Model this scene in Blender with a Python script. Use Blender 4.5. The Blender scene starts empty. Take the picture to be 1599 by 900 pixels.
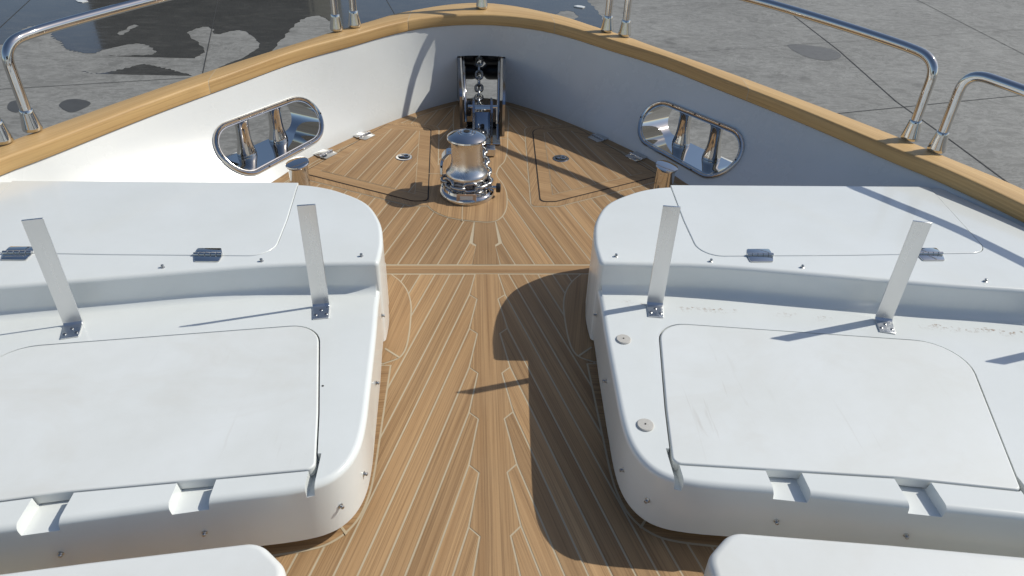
import bpy, bmesh, math, random
from mathutils import Vector, Matrix
from mathutils.geometry import tessellate_polygon
random.seed(7)
SC = bpy.context.scene
COL = SC.collection
R = math.radians

# ------------------------------------------------------------------ camera, sky, sun, exposure
PITCH, YAW, ROLL, EYE = R(34.5), R(3.8924), R(2.1119), Vector((-0.064, 0.0, 1.70))
fwd = Vector((math.sin(YAW) * math.cos(PITCH), math.cos(YAW) * math.cos(PITCH), -math.sin(PITCH)))
rt0 = Vector((math.cos(YAW), -math.sin(YAW), 0))
up0 = rt0.cross(fwd)
rt = rt0 * math.cos(ROLL) + up0 * math.sin(ROLL)
up = up0 * math.cos(ROLL) - rt0 * math.sin(ROLL)
cam_data = bpy.data.cameras.new('camera')
cam = bpy.data.objects.new('camera', cam_data)
COL.objects.link(cam)
cam.matrix_world = Matrix(((rt.x, up.x, -fwd.x, EYE.x), (rt.y, up.y, -fwd.y, EYE.y),
                           (rt.z, up.z, -fwd.z, EYE.z), (0, 0, 0, 1)))
cam_data.sensor_width = 36.0
cam_data.lens = 1120.0 / 1599.0 * 36.0
cam_data.clip_start, cam_data.clip_end = 0.02, 2000.0
SC.camera = cam

SUN_AZ, SUN_EL = R(75.0), R(42.5)
W = bpy.data.worlds.new('World')
SC.world = W
W.use_nodes = True
wn = W.node_tree.nodes
sky = wn.new('ShaderNodeTexSky')
sky.sky_type = 'NISHITA'
sky.sun_disc = False
sky.sun_elevation = SUN_EL
sky.sun_rotation = SUN_AZ
sky.air_density, sky.dust_density, sky.ozone_density = 0.9, 0.9, 1.0
wn['Background'].inputs['Strength'].default_value = 0.116
W.node_tree.links.new(sky.outputs[0], wn['Background'].inputs['Color'])

sd = bpy.data.lights.new('sun', 'SUN')
sd.energy = 4.1
sd.angle = R(0.55)
sd.color = (1.0, 0.965, 0.87)
sun = bpy.data.objects.new('sun', sd)
COL.objects.link(sun)
sdir = Vector((math.sin(SUN_AZ) * math.cos(SUN_EL), math.cos(SUN_AZ) * math.cos(SUN_EL), math.sin(SUN_EL)))
sun.rotation_euler = sdir.to_track_quat('Z', 'Y').to_euler()
sun.location = sdir * 30

SC.view_settings.view_transform = 'Standard'
SC.view_settings.look = 'None'
SC.view_settings.exposure = -0.20
SC.view_settings.gamma = 1.0
SC.view_settings.use_curve_mapping = False
SC.render.engine = 'CYCLES'
SC.cycles.max_bounces = 8
SC.cycles.glossy_bounces = 6

# ------------------------------------------------------------------ materials
def new_mat(name):
    m = bpy.data.materials.new(name)
    m.use_nodes = True
    nt = m.node_tree
    return m, nt, nt.nodes['Principled BSDF']

def nd(nt, kind, **kw):
    n = nt.nodes.new(kind)
    for k, v in kw.items():
        setattr(n, k, v)
    return n

def lk(nt, a, b):
    nt.links.new(a, b)

def ramp(nt, fac, stops):
    r = nd(nt, 'ShaderNodeValToRGB')
    e = r.color_ramp.elements
    while len(e) < len(stops):
        e.new(0.5)
    for q, (p, c) in zip(e, stops):
        q.position = p
        q.color = (c[0], c[1], c[2], 1) if not isinstance(c, (int, float)) else (c, c, c, 1)
    lk(nt, fac, r.inputs[0])
    return r.outputs[0]

def noise(nt, vec, scale, detail=4, rough=0.55, dist=0.0):
    n = nd(nt, 'ShaderNodeTexNoise')
    n.inputs['Scale'].default_value = scale
    n.inputs['Detail'].default_value = detail
    n.inputs['Roughness'].default_value = rough
    n.inputs['Distortion'].default_value = dist
    if vec is not None:
        lk(nt, vec, n.inputs['Vector'])
    return n.outputs['Fac']

def mix(nt, fac, a, b, mode='MIX'):
    m = nd(nt, 'ShaderNodeMix', data_type='RGBA', blend_type=mode)
    for s, v in ((m.inputs[0], fac), (m.inputs[6], a), (m.inputs[7], b)):
        if hasattr(v, 'links'):
            lk(nt, v, s)
        elif isinstance(v, (int, float)):
            s.default_value = v
        else:
            s.default_value = (v[0], v[1], v[2], 1)
    return m.outputs[2]

def mapping(nt, src, scale=(1, 1, 1), loc=(0, 0, 0), rot=(0, 0, 0)):
    m = nd(nt, 'ShaderNodeMapping')
    m.inputs['Scale'].default_value = scale
    m.inputs['Location'].default_value = loc
    m.inputs['Rotation'].default_value = rot
    lk(nt, src, m.inputs['Vector'])
    return m.outputs[0]

def bump(nt, b, h, strength=0.2, dist=0.01):
    n = nd(nt, 'ShaderNodeBump')
    n.inputs['Strength'].default_value = strength
    n.inputs['Distance'].default_value = dist
    lk(nt, h, n.inputs['Height'])
    lk(nt, n.outputs[0], b.inputs['Normal'])

def gelcoat(name, col, rough, dirt=0.06, coat=0.3, grime=None, rust=False):
    m, nt, b = new_mat(name)
    g = nd(nt, 'ShaderNodeNewGeometry').outputs['Position']
    n1 = noise(nt, g, 3.1, 6, 0.6)
    n2 = noise(nt, g, 38.0, 5, 0.7)
    f = ramp(nt, n1, [(0.35, 0.0), (0.75, 1.0)])
    c = mix(nt, f, col, [col[0] * (1 - dirt), col[1] * (1 - dirt * 1.05), col[2] * (1 - dirt * 1.25)])
    sp = ramp(nt, n2, [(0.68, 0.0), (0.80, 1.0)])
    m1 = nd(nt, 'ShaderNodeMath', operation='MULTIPLY')
    lk(nt, sp, m1.inputs[0]); m1.inputs[1].default_value = dirt * 2.2
    c = mix(nt, m1.outputs[0], c, (0.45, 0.40, 0.33))
    if grime:
        # broad faint smudges left by feet and covers, and short scuffs
        v = mapping(nt, g, (1.0, 1.7, 1.0), (grime, 0.3, 0), (0, 0, R(25)))
        n3 = noise(nt, v, 2.6, 5, 0.62, 0.9)
        c = mix(nt, ramp(nt, n3, [(0.50, 0.0), (0.72, 0.19)]), c, (0.58, 0.54, 0.46))
        v = mapping(nt, g, (30.0, 3.0, 1.0), (grime, 0, 0), (0, 0, R(-28)))
        n5 = noise(nt, v, 1.0, 3, 0.6, 0.3)
        n6 = noise(nt, g, 2.1, 2, 0.5)
        m2 = nd(nt, 'ShaderNodeMath', operation='MULTIPLY')
        lk(nt, ramp(nt, n5, [(0.62, 0.0), (0.72, 0.7)]), m2.inputs[0]); lk(nt, ramp(nt, n6, [(0.55, 0.0), (0.68, 0.5)]), m2.inputs[1])
        c = mix(nt, m2.outputs[0], c, (0.48, 0.45, 0.40))
    if rust:
        # brown tide line of dried dirt along the foot of the step
        xyz = nd(nt, 'ShaderNodeSeparateXYZ'); lk(nt, g, xyz.inputs[0])
        def mth(op, p, q):
            n = nd(nt, 'ShaderNodeMath', operation=op)
            for i, v_ in enumerate((p, q)):
                if hasattr(v_, 'links'): lk(nt, v_, n.inputs[i])
                else: n.inputs[i].default_value = v_
            return n.outputs[0]
        line = mth('ADD', mth('MULTIPLY', xyz.outputs[0], 0.132), xyz.outputs[1])      # constant along the step
        wob = noise(nt, g, 9.0, 5, 0.75, 0.5)
        d = mth('ADD', line, mth('MULTIPLY', wob, 0.11))
        band = ramp(nt, mth('MULTIPLY', mth('ADD', d, -2.10), 10.0), [(0.05, 0.0), (0.28, 0.45), (0.36, 1.0), (0.44, 0.0)])
        patch = ramp(nt, noise(nt, g, 3.4, 2, 0.5), [(0.48, 0.0), (0.56, 1.0)])
        low = ramp(nt, mth('MULTIPLY', xyz.outputs[2], 3.0), [(0.80, 1.0), (0.84, 0.0)])
        grit = ramp(nt, noise(nt, g, 75.0, 4, 0.7), [(0.50, 0.0), (0.60, 1.0)])
        f_ = mth('MULTIPLY', mth('MULTIPLY', band, patch), mth('MULTIPLY', low, grit))
        stb = ramp(nt, xyz.outputs[0], [(0.45, 0.0), (0.55, 0.85)])
        c = mix(nt, mth('MULTIPLY', f_, stb), c, (0.30, 0.19, 0.11))
    lk(nt, c, b.inputs['Base Color'])
    rr = ramp(nt, n1, [(0.3, rough * 0.85), (0.8, rough * 1.3)])
    lk(nt, rr, b.inputs['Roughness'])
    b.inputs['Coat Weight'].default_value = coat
    b.inputs['Coat Roughness'].default_value = 0.06
    return m

def metal(name, col, rough, brushed=None, scale=22.0):
    m, nt, b = new_mat(name)
    g = nd(nt, 'ShaderNodeNewGeometry').outputs['Position']
    b.inputs['Metallic'].default_value = 1.0
    n1 = noise(nt, mapping(nt, g, brushed) if brushed else g, scale, 5, 0.65)
    lk(nt, ramp(nt, n1, [(0.3, rough * 0.7), (0.75, rough * 1.4)]), b.inputs['Roughness'])
    lk(nt, mix(nt, n1, [x * 0.93 for x in col], col), b.inputs['Base Color'])
    if brushed:
        bump(nt, b, n1, 0.05, 0.002)
    return m

def plain(name, col, rough=0.6, var=0.15, scale=30.0):
    m, nt, b = new_mat(name)
    g = nd(nt, 'ShaderNodeNewGeometry').outputs['Position']
    n1 = noise(nt, g, scale, 5, 0.6)
    lk(nt, mix(nt, n1, [x * (1 - var) for x in col], [min(1, x * (1 + var)) for x in col]), b.inputs['Base Color'])
    b.inputs['Roughness'].default_value = rough
    return m

def teak(name, light, dark, streak, rough=0.62, vs=52.0):
    """grain runs along u (metres) and varies across v; each board has its own 'board' value"""
    m, nt, b = new_mat(name)
    uv = nd(nt, 'ShaderNodeUVMap'); uv.uv_map = 'UVMap'
    at = nd(nt, 'ShaderNodeAttribute'); at.attribute_name = 'board'
    sx = nd(nt, 'ShaderNodeSeparateXYZ'); lk(nt, uv.outputs[0], sx.inputs[0])
    k = nd(nt, 'ShaderNodeMath', operation='MULTIPLY'); lk(nt, at.outputs['Fac'], k.inputs[0]); k.inputs[1].default_value = 37.0
    def vec(us, vsc, zo):
        cx = nd(nt, 'ShaderNodeCombineXYZ')
        a = nd(nt, 'ShaderNodeMath', operation='MULTIPLY'); lk(nt, sx.outputs[0], a.inputs[0]); a.inputs[1].default_value = us
        c = nd(nt, 'ShaderNodeMath', operation='MULTIPLY'); lk(nt, sx.outputs[1], c.inputs[0]); c.inputs[1].default_value = vsc
        z = nd(nt, 'ShaderNodeMath', operation='ADD'); lk(nt, k.outputs[0], z.inputs[0]); z.inputs[1].default_value = zo
        lk(nt, a.outputs[0], cx.inputs[0]); lk(nt, c.outputs[0], cx.inputs[1]); lk(nt, z.outputs[0], cx.inputs[2])
        return cx.outputs[0]
    broad = noise(nt, vec(0.7, vs * 0.8, 0), 1.0, 3, 0.5, 0.5)
    fine = noise(nt, vec(1.3, vs * 4.6, 5), 1.0, 4, 0.65, 0.3)
    pores = noise(nt, vec(14.0, vs * 9.0, 9), 1.0, 3, 0.6)
    c = mix(nt, ramp(nt, broad, [(0.30, 0.0), (0.70, 1.0)]), dark, light)
    s1 = ramp(nt, fine, [(0.47, 0.0), (0.61, 0.48), (0.76, 0.8)])
    c = mix(nt, s1, c, streak)
    s2 = ramp(nt, pores, [(0.60, 0.0), (0.74, 0.30)])
    c = mix(nt, s2, c, streak)
    tone = nd(nt, 'ShaderNodeMapRange'); lk(nt, at.outputs['Fac'], tone.inputs[0])
    tone.inputs[3].default_value = 0.80; tone.inputs[4].default_value = 1.16
    cc = nd(nt, 'ShaderNodeCombineColor')
    for i in range(3):
        lk(nt, tone.outputs[0], cc.inputs[i])
    c = mix(nt, 1.0, c, cc.outputs[0], 'MULTIPLY')
    # weathering blotches over the whole deck
    g = nd(nt, 'ShaderNodeNewGeometry').outputs['Position']
    wz = noise(nt, g, 2.6, 5, 0.6)
    c = mix(nt, ramp(nt, wz, [(0.40, 0.0), (0.75, 0.28)]), c, [x * 0.72 + 0.03 for x in light])
    lk(nt, c, b.inputs['Base Color'])
    b.inputs['Roughness'].default_value = rough
    b.inputs['Specular IOR Level'].default_value = 0.35
    bump(nt, b, fine, 0.12, 0.002)
    return m

M = {}
M['gel'] = gelcoat('white_gelcoat', (0.765, 0.79, 0.775), 0.22, 0.07, 0.35, rust=True)
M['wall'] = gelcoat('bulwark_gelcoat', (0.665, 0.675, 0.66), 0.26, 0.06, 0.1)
M['lid'] = gelcoat('matt_gelcoat', (0.755, 0.775, 0.762), 0.42, 0.10, 0.0, grime=4.2)
M['bench'] = gelcoat('bench_gelcoat', (0.765, 0.78, 0.765), 0.35, 0.10, 0.1, grime=1.1)
M['chrome'] = metal('polished_steel', (0.64, 0.63, 0.61), 0.05)
M['satin'] = metal('satin_steel', (0.76, 0.765, 0.76), 0.30, (1, 1, 0.08))
M['drum'] = metal('turned_alloy', (0.76, 0.745, 0.72), 0.22, None, 3.0)
M['galv'] = metal('galvanised_steel', (0.50, 0.50, 0.49), 0.30)
M['black'] = plain('black_rubber', (0.012, 0.012, 0.013), 0.45)
M['steel'] = metal('sky_dark_steel', (0.36, 0.38, 0.42), 0.14)  # deep sky reflection of the steel fittings painted into the base colour
M['dampcore'] = plain('damp_core', (0.125, 0.123, 0.118), 0.6, 0.3, 6.0)
M['glass'] = plain('tinted_glass', (0.012, 0.014, 0.016), 0.05)
M['gap'] = plain('dark_gap', (0.02, 0.018, 0.016), 0.8)
M['caulk'] = plain('deck_caulking', (0.50, 0.415, 0.285), 0.7, 0.12, 18.0)
M['teak'] = teak('teak_deck', (0.475, 0.300, 0.150), (0.335, 0.198, 0.093), (0.165, 0.093, 0.043))
M['teakcap'] = teak('teak_cap', (0.63, 0.42, 0.188), (0.53, 0.335, 0.140), (0.35, 0.20, 0.078), 0.5, 34.0)
M['plate'] = plain('bronze_plate', (0.42, 0.27, 0.17), 0.4)
M['drain'] = plain('grey_plastic', (0.52, 0.50, 0.46), 0.7, 0.25, 220.0)
M['dark'] = plain('plinth_shade', (0.06, 0.045, 0.032), 0.8)
M['shed'] = plain('shed_cladding', (0.10, 0.096, 0.066), 0.8, 0.2, 0.7)
M['roof'] = plain('shed_roof', (0.12, 0.12, 0.115), 0.7, 0.2, 0.5)

def concrete():
    m, nt, b = new_mat('yard_concrete')
    g = nd(nt, 'ShaderNodeNewGeometry').outputs['Position']
    n1 = noise(nt, g, 0.35, 6, 0.65, 0.4)
    n2 = noise(nt, mapping(nt, g, (1.0, 3.2, 1.0), (0, 0, 0), (0, 0, R(-15))), 1.7, 7, 0.7, 0.8)
    n3 = noise(nt, g, 26.0, 4, 0.7)
    c = mix(nt, ramp(nt, n1, [(0.32, 0.0), (0.72, 1.0)]), (0.165, 0.163, 0.150), (0.30, 0.297, 0.278))
    c = mix(nt, ramp(nt, n2, [(0.42, 0.0), (0.70, 0.55)]), c, (0.15, 0.148, 0.138))
    c = mix(nt, ramp(nt, n3, [(0.35, 0.35), (0.65, 0.0)]), c, (0.12, 0.118, 0.11))
    n7 = noise(nt, g, 5.5, 6, 0.75, 0.6)
    c = mix(nt, ramp(nt, n7, [(0.36, 0.5), (0.56, 0.0)]), c, (0.13, 0.128, 0.12))
    c = mix(nt, ramp(nt, n7, [(0.56, 0.0), (0.74, 0.45)]), c, (0.37, 0.365, 0.345))
    # oil and tyre stains
    n4 = noise(nt, g, 0.55, 3, 0.5, 1.2)
    c = mix(nt, ramp(nt, n4, [(0.60, 0.0), (0.76, 0.6)]), c, (0.085, 0.083, 0.078))
    # trowelled swirls, strongest on the starboard side
    n5 = noise(nt, mapping(nt, g, (0.9, 1.5, 1)), 1.1, 8, 0.75, 2.5)
    c = mix(nt, ramp(nt, n5, [(0.46, 0.0), (0.52, 0.30), (0.60, 0.0)]), c, (0.40, 0.395, 0.375))
    lk(nt, c, b.inputs['Base Color'])
    b.inputs['Roughness'].default_value = 0.75
    bump(nt, b, n3, 0.15, 0.01)
    return m
M['concrete'] = concrete()

def wet():
    m, nt, b = new_mat('wet_concrete')
    g = nd(nt, 'ShaderNodeNewGeometry').outputs['Position']
    n1 = noise(nt, g, 0.6, 6, 0.65, 0.6)
    n2 = noise(nt, mapping(nt, g, (1.0, 3.0, 1.0), (0, 0, 0), (0, 0, R(-15))), 2.2, 6, 0.7)
    c = mix(nt, n1, (0.040, 0.041, 0.042), (0.085, 0.085, 0.083))
    c = mix(nt, ramp(nt, n2, [(0.48, 0.0), (0.72, 0.5)]), c, (0.12, 0.118, 0.11))
    lk(nt, c, b.inputs['Base Color'])
    lk(nt, ramp(nt, n2, [(0.4, 0.03), (0.75, 0.22)]), b.inputs['Roughness'])
    b.inputs['Specular IOR Level'].default_value = 0.24
    return m
M['wet'] = wet()
M['damp'] = plain('damp_concrete', (0.075, 0.074, 0.07), 0.5, 0.3, 4.0)
M['joint'] = plain('joint_sealant', (0.045, 0.044, 0.042), 0.8)

# ------------------------------------------------------------------ mesh helpers
def obj(name, V, F, mat, parent=None, smooth=None, uv=None, board=None, wn_mod=False):
    base = Vector((0, 0, 0))
    if parent is not None:
        base = Vector(parent['_base']) if '_base' in parent else base
    me = bpy.data.meshes.new(name)
    me.from_pydata([tuple(Vector(v) - base) for v in V], [], F)
    me.validate()
    me.update()
    if mat is not None:
        me.materials.append(mat)
    if uv is not None:
        l = me.uv_layers.new(name='UVMap')
        for lp in me.loops:
            l.data[lp.index].uv = uv[lp.vertex_index]
    if board is not None:
        a = me.attributes.new('board', 'FLOAT', 'FACE')
        for i in range(len(me.polygons)):
            a.data[i].value = board[i] if isinstance(board, list) else board
    fix_normals(me)
    o = bpy.data.objects.new(name, me)
    COL.objects.link(o)
    if parent is not None:
        o.parent = parent
        o['_base'] = tuple(base)
    if smooth is not None:
        shade(me, smooth)
        if wn_mod:
            w = o.modifiers.new('weighted', 'WEIGHTED_NORMAL')
            w.keep_sharp = True
    return o

def fix_normals(me):
    bm = bmesh.new(); bm.from_mesh(me)
    bmesh.ops.recalc_face_normals(bm, faces=bm.faces)
    bm.to_mesh(me); bm.free()

def shade(me, ang):
    for p in me.polygons:
        p.use_smooth = True
    me.set_sharp_from_angle(angle=R(ang))

def thing(name, label, cat, loc, group=None):
    o = bpy.data.objects.new(name, None)
    COL.objects.link(o)
    o.empty_display_size = 0.1
    o.location = loc
    o['_base'] = tuple(loc)
    tag(o, label, cat, group)
    return o

def tag(o, label=None, cat=None, group=None, kind=None):
    if label: o['label'] = label
    if cat: o['category'] = cat
    if group: o['group'] = group
    if kind: o['kind'] = kind
    return o

class MB:
    def __init__(s): s.V = []; s.F = []; s.uv = []; s.bd = []
    def add(s, V, F, b=0.5, uv=None):
        n = len(s.V)
        s.V += [tuple(v) for v in V]
        s.F += [tuple(i + n for i in f) for f in F]
        s.bd += [b] * len(F)
        s.uv += uv if uv is not None else [(v[0], v[1]) for v in V]
        return s
    def obj(s, name, mat, parent=None, smooth=None, teaky=False, wn_mod=False):
        return obj(name, s.V, s.F, mat, parent, smooth, s.uv if teaky else None, s.bd if teaky else None, wn_mod)

def lathe(prof, n=32, c=(0, 0, 0), axis=(0, 0, 1), lobes=0, amp=0.0):
    q = Vector((0, 0, 1)).rotation_difference(Vector(axis).normalized())
    c = Vector(c); V = []; F = []
    for (r, z) in prof:
        for k in range(n):
            a = 2 * math.pi * k / n
            rr = r * (1 + (amp * math.cos(lobes * a) if lobes else 0))
            V.append(c + q @ Vector((rr * math.cos(a), rr * math.sin(a), z)))
    for i in range(len(prof) - 1):
        for k in range(n):
            F.append((i * n + k, i * n + (k + 1) % n, (i + 1) * n + (k + 1) % n, (i + 1) * n + k))
    F.append(tuple(range(n))[::-1])
    F.append(tuple(range((len(prof) - 1) * n, len(prof) * n)))
    return V, F

def tube(path, r, n=14, closed=False, caps=True):
    P = [Vector(p) for p in path]; m = len(P); V = []; F = []
    T = []
    for i in range(m):
        a = P[i - 1] if (i > 0 or closed) else P[0]
        b = P[(i + 1) % m] if (i < m - 1 or closed) else P[-1]
        T.append((b - a).normalized())
    u = T[0].orthogonal().normalized()
    for i in range(m):
        if i: u = T[i - 1].rotation_difference(T[i]) @ u
        w = T[i].cross(u).normalized()
        rr = r[i] if isinstance(r, (list, tuple)) else r
        for k in range(n):
            a = 2 * math.pi * k / n
            V.append(P[i] + (u * math.cos(a) + w * math.sin(a)) * rr)
    for i in range(m if closed else m - 1):
        j = (i + 1) % m
        for k in range(n):
            F.append((i * n + k, i * n + (k + 1) % n, j * n + (k + 1) % n, j * n + k))
    if caps and not closed:
        F.append(tuple(range(n))[::-1]); F.append(tuple(range((m - 1) * n, m * n)))
    return V, F

def box(c, s, rot=None, bev=0.0):
    c = Vector(c); hx, hy, hz = s[0] / 2, s[1] / 2, s[2] / 2
    rot = rot or Matrix.Identity(3)
    bm = bmesh.new()
    vs = [bm.verts.new((x, y, z)) for x in (-hx, hx) for y in (-hy, hy) for z in (-hz, hz)]
    for f in ((0, 1, 3, 2), (4, 6, 7, 5), (0, 4, 5, 1), (2, 3, 7, 6), (0, 2, 6, 4), (1, 5, 7, 3)):
        bm.faces.new([vs[i] for i in f])
    if bev > 0:
        bmesh.ops.bevel(bm, geom=bm.edges[:], offset=bev, segments=2, affect='EDGES', profile=0.5)
    bm.verts.index_update()
    V = [c + rot @ v.co for v in bm.verts]
    F = [tuple(v.index for v in f.verts) for f in bm.faces]
    bm.free()
    return V, F

def fillet(pts, seg=8):
    """(x, y, radius) corners -> dense outline"""
    out = []; n = len(pts)
    for i, p in enumerate(pts):
        r = p[2] if len(p) > 2 else 0
        c = Vector(p[:2])
        if r <= 0:
            out.append(tuple(c)); continue
        a = Vector(pts[i - 1][:2]) - c; b = Vector(pts[(i + 1) % n][:2]) - c
        la, lb = a.length, b.length; a.normalize(); b.normalize()
        th = a.angle(b); d = min(r / math.tan(th / 2), la * 0.49, lb * 0.49); rr = d * math.tan(th / 2)
        ctr = c + (a + b).normalized() * (rr / math.sin(th / 2))
        s = c + a * d - ctr; e = c + b * d - ctr
        for k in range(seg + 1):
            v = s.lerp(e, k / seg).normalized() * rr if rr > 0 else s
            ang = s.angle_signed(e) if s.length and e.length else 0
            q = Matrix.Rotation(-ang * k / seg, 2) @ s
            out.append(tuple(ctr + q))
    return out

def spline(pts, per=8, closed=False):
    P = [Vector(p) for p in pts]; n = len(P); out = []
    for i in range(n if closed else n - 1):
        if closed:
            a, b, c, d = P[(i - 1) % n], P[i], P[(i + 1) % n], P[(i + 2) % n]
        else:
            b, c = P[i], P[i + 1]
            a = P[i - 1] if i else b * 2 - c
            d = P[i + 2] if i + 2 < n else c * 2 - b
        for k in range(per):
            t = k / per
            out.append(0.5 * ((2 * b) + (c - a) * t + (2 * a - 5 * b + 4 * c - d) * t * t + (3 * b - a - 3 * c + d) * t ** 3))
    if not closed: out.append(P[-1])
    return out

def area(o):
    return 0.5 * sum(o[i - 1][0] * o[i][1] - o[i][0] * o[i - 1][1] for i in range(len(o)))

def ccw(o):
    return list(o) if area(o) > 0 else list(o)[::-1]

def inset(o, d):
    """move a CCW outline inwards by d"""
    out = []; n = len(o)
    for i in range(n):
        p, a, b = Vector(o[i][:2]), Vector(o[i - 1][:2]), Vector(o[(i + 1) % n][:2])
        e1 = (p - a); e2 = (b - p)
        if e1.length < 1e-9 or e2.length < 1e-9:
            e1 = e2 = (b - a)
        e1.normalize(); e2.normalize()
        n1 = Vector((-e1.y, e1.x)); n2 = Vector((-e2.y, e2.x))
        m = n1 + n2
        if m.length < 1e-6: m = n1
        m.normalize()
        k = max(0.35, m.dot(n1))
        out.append(tuple(p + m * (d / k)))
    return out

def dedupe(o, eps=1e-4):
    out = []
    for p in o:
        if not out or (Vector(p[:2]) - Vector(out[-1][:2])).length > eps: out.append(p)
    if (Vector(out[0][:2]) - Vector(out[-1][:2])).length <= eps: out.pop()
    return out

def prism(o, z0, z1, r=0.0, seg=5, rb=0.0):
    o = dedupe(ccw(o)); n = len(o); L = []
    if rb > 0:
        for k in range(3):
            a = math.pi / 2 * k / 3
            L.append((inset(o, rb * (1 - math.sin(a))), z0 + rb * (1 - math.cos(a))))
        L.append((o, z0 + rb))
    else:
        L.append((o, z0))
    if r > 0:
        for k in range(seg + 1):
            a = math.pi / 2 * k / seg
            L.append((inset(o, r * (1 - math.cos(a))) if k else o, z1 - r * (1 - math.sin(a))))
    else:
        L.append((o, z1))
    V = []; F = []
    for ol, z in L: V += [(p[0], p[1], z) for p in ol]
    for i in range(len(L) - 1):
        for k in range(n):
            F.append((i * n + k, i * n + (k + 1) % n, (i + 1) * n + (k + 1) % n, (i + 1) * n + k))
    F.append(tuple(range(n))[::-1]); F.append(tuple(range((len(L) - 1) * n, len(L) * n)))
    return V, F

def mirror(VF, sx):
    V, F = VF
    if sx > 0: return VF
    return [(-v[0], v[1], v[2]) for v in V], [tuple(f)[::-1] for f in F]

def boolean(o, cutters, op='DIFFERENCE'):
    base = Vector(o['_base']) if '_base' in o else Vector((0, 0, 0))
    temps = []
    for V, F in cutters:
        me = bpy.data.meshes.new('temporary')
        me.from_pydata([tuple(Vector(v) - base) for v in V], [], F); me.update(); fix_normals(me)
        t = bpy.data.objects.new('temporary', me); COL.objects.link(t)
        t.location = base if o.parent else (0, 0, 0)
        md = o.modifiers.new('cut', 'BOOLEAN'); md.object = t; md.operation = op; md.solver = 'EXACT'
        temps.append(t)
    bpy.context.view_layer.update()
    dg = bpy.context.evaluated_depsgraph_get()
    me = bpy.data.meshes.new_from_object(o.evaluated_get(dg))
    o.modifiers.clear(); old = o.data; nm = old.name; o.data = me
    bpy.data.meshes.remove(old); me.name = nm
    for t in temps:
        d = t.data; bpy.data.objects.remove(t); bpy.data.meshes.remove(d)
    return o

def finish(o, ang=40):
    shade(o.data, ang)
    w = o.modifiers.new('weighted', 'WEIGHTED_NORMAL'); w.keep_sharp = True
    return o

def sheet(outline, z, holes=()):
    polys = [[Vector((p[0], p[1], 0)) for p in outline]] + [[Vector((p[0], p[1], 0)) for p in h] for h in holes]
    tris = tessellate_polygon(polys)
    V = [(v.x, v.y, z) for pl in polys for v in pl]
    return V, [tuple(t) for t in tris]

# ------------------------------------------------------------------ the lines of the bow
RI = [(0, 4.718), (.2, 4.69), (.4, 4.607), (.57, 4.475), (.742, 4.30), (1.01, 4.035), (1.265, 3.70), (1.555, 3.31), (1.83, 2.90),
      (1.95, 2.73), (2.125, 2.41), (2.27, 2.05), (2.44, 1.4), (2.55, .3), (2.6, -1.5)]
RO = [(0, 4.983), (.22, 4.92), (.42, 4.79), (.54, 4.70), (.705, 4.515), (.885, 4.325), (.995, 4.185), (1.315, 3.80), (1.60, 3.425), (1.865, 3.055),
      (2.035, 2.79), (2.195, 2.53), (2.35, 2.15), (2.53, 1.4), (2.66, .3), (2.71, -1.5)]
DE = [(0, 4.725), (.157, 4.675), (.41, 4.46), (.69, 4.135), (.89, 3.86), (1.0, 3.68), (1.1, 3.44), (1.37, 2.95), (1.62, 2.5), (1.82, 2.0),
      (1.98, 1.3), (2.1, .3), (2.15, -1.5)]
NS = 181

def full(half):
    h = [(-x, y) for x, y in half[1:]][::-1] + half
    d = spline(h, 10)
    s = [0.0]
    for i in range(1, len(d)): s.append(s[-1] + (d[i] - d[i - 1]).length)
    out = []; j = 0
    for k in range(NS):
        t = s[-1] * k / (NS - 1)
        while j < len(s) - 2 and s[j + 1] < t: j += 1
        f = (t - s[j]) / max(1e-9, s[j + 1] - s[j])
        out.append(d[j].lerp(d[j + 1], f))
    return out
ri, ro, de = full(RI), full(RO), full(DE)
def hollow(v): return v + 0.11 * math.sin(math.pi * max(0.0, min(1.0, v)))
def zu(y): return 0.445 + 0.055 * (y - 3.9)       # underside of the teak cap

def wall_x(y, z):
    """inner face of the bulwark, |x| at a given y and height"""
    best = None
    for k in range(NS // 2, NS - 1):
        def pt(i):
            v = hollow(z / zu(ri[i].y)); return de[i].lerp(ri[i], v)
        a, b = pt(k), pt(k + 1)
        if (a.y - y) * (b.y - y) <= 0 and abs(a.y - b.y) > 1e-9:
            return a.lerp(b, (y - a.y) / (b.y - a.y)).x
    return 2.0

# ------------------------------------------------------------------ ground: the yard
GZ = -3.0
yd = [(-400, -300), (400, -300), (400, 900), (-400, 900)]
V, F = sheet(yd, GZ)
tag(obj('yard', V, F, M['concrete']), 'grey concrete boatyard ground with joints and stains', 'ground', kind='structure')

WET_EDGE = [(-10.06, 15.96), (-9.99, 16.16), (-10.05, 16.6), (-10.18, 17.21), (-10.05, 17.49), (-9.82, 17.4), (-9.48, 16.99), (-9.27, 16.6), (-9.08, 16.36), (-8.93, 16.27), (-8.76, 15.94), (-8.56, 15.72), (-8.32, 15.55), (-8.1, 15.43), (-8.04, 15.09), (-7.92, 14.76), (-7.72, 14.4), (-7.5, 14.22), (-7.28, 14.19), (-7.09, 14.31), (-6.88, 14.56), (-6.68, 14.78), (-6.36, 14.67), (-6.09, 14.52), (-5.81, 14.34), (-5.12, 14.09), (-4.47, 14.93), (-4.33, 16.71), (-4.3, 17.67), (-4.2, 18.5), (-3.9, 18.83), (-3.49, 18.31), (-2.64, 16.92), (-0.63, 18.16), (1.74, 18.21), (3.24, 18.14), (3.32, 19.19), (3.28, 20.27), (3.22, 21.15), (3.6, 24), (1, 29), (-6, 30), (-14, 27), (-18, 22), (-16, 17.5), (-12.5, 15.2)]
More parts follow.
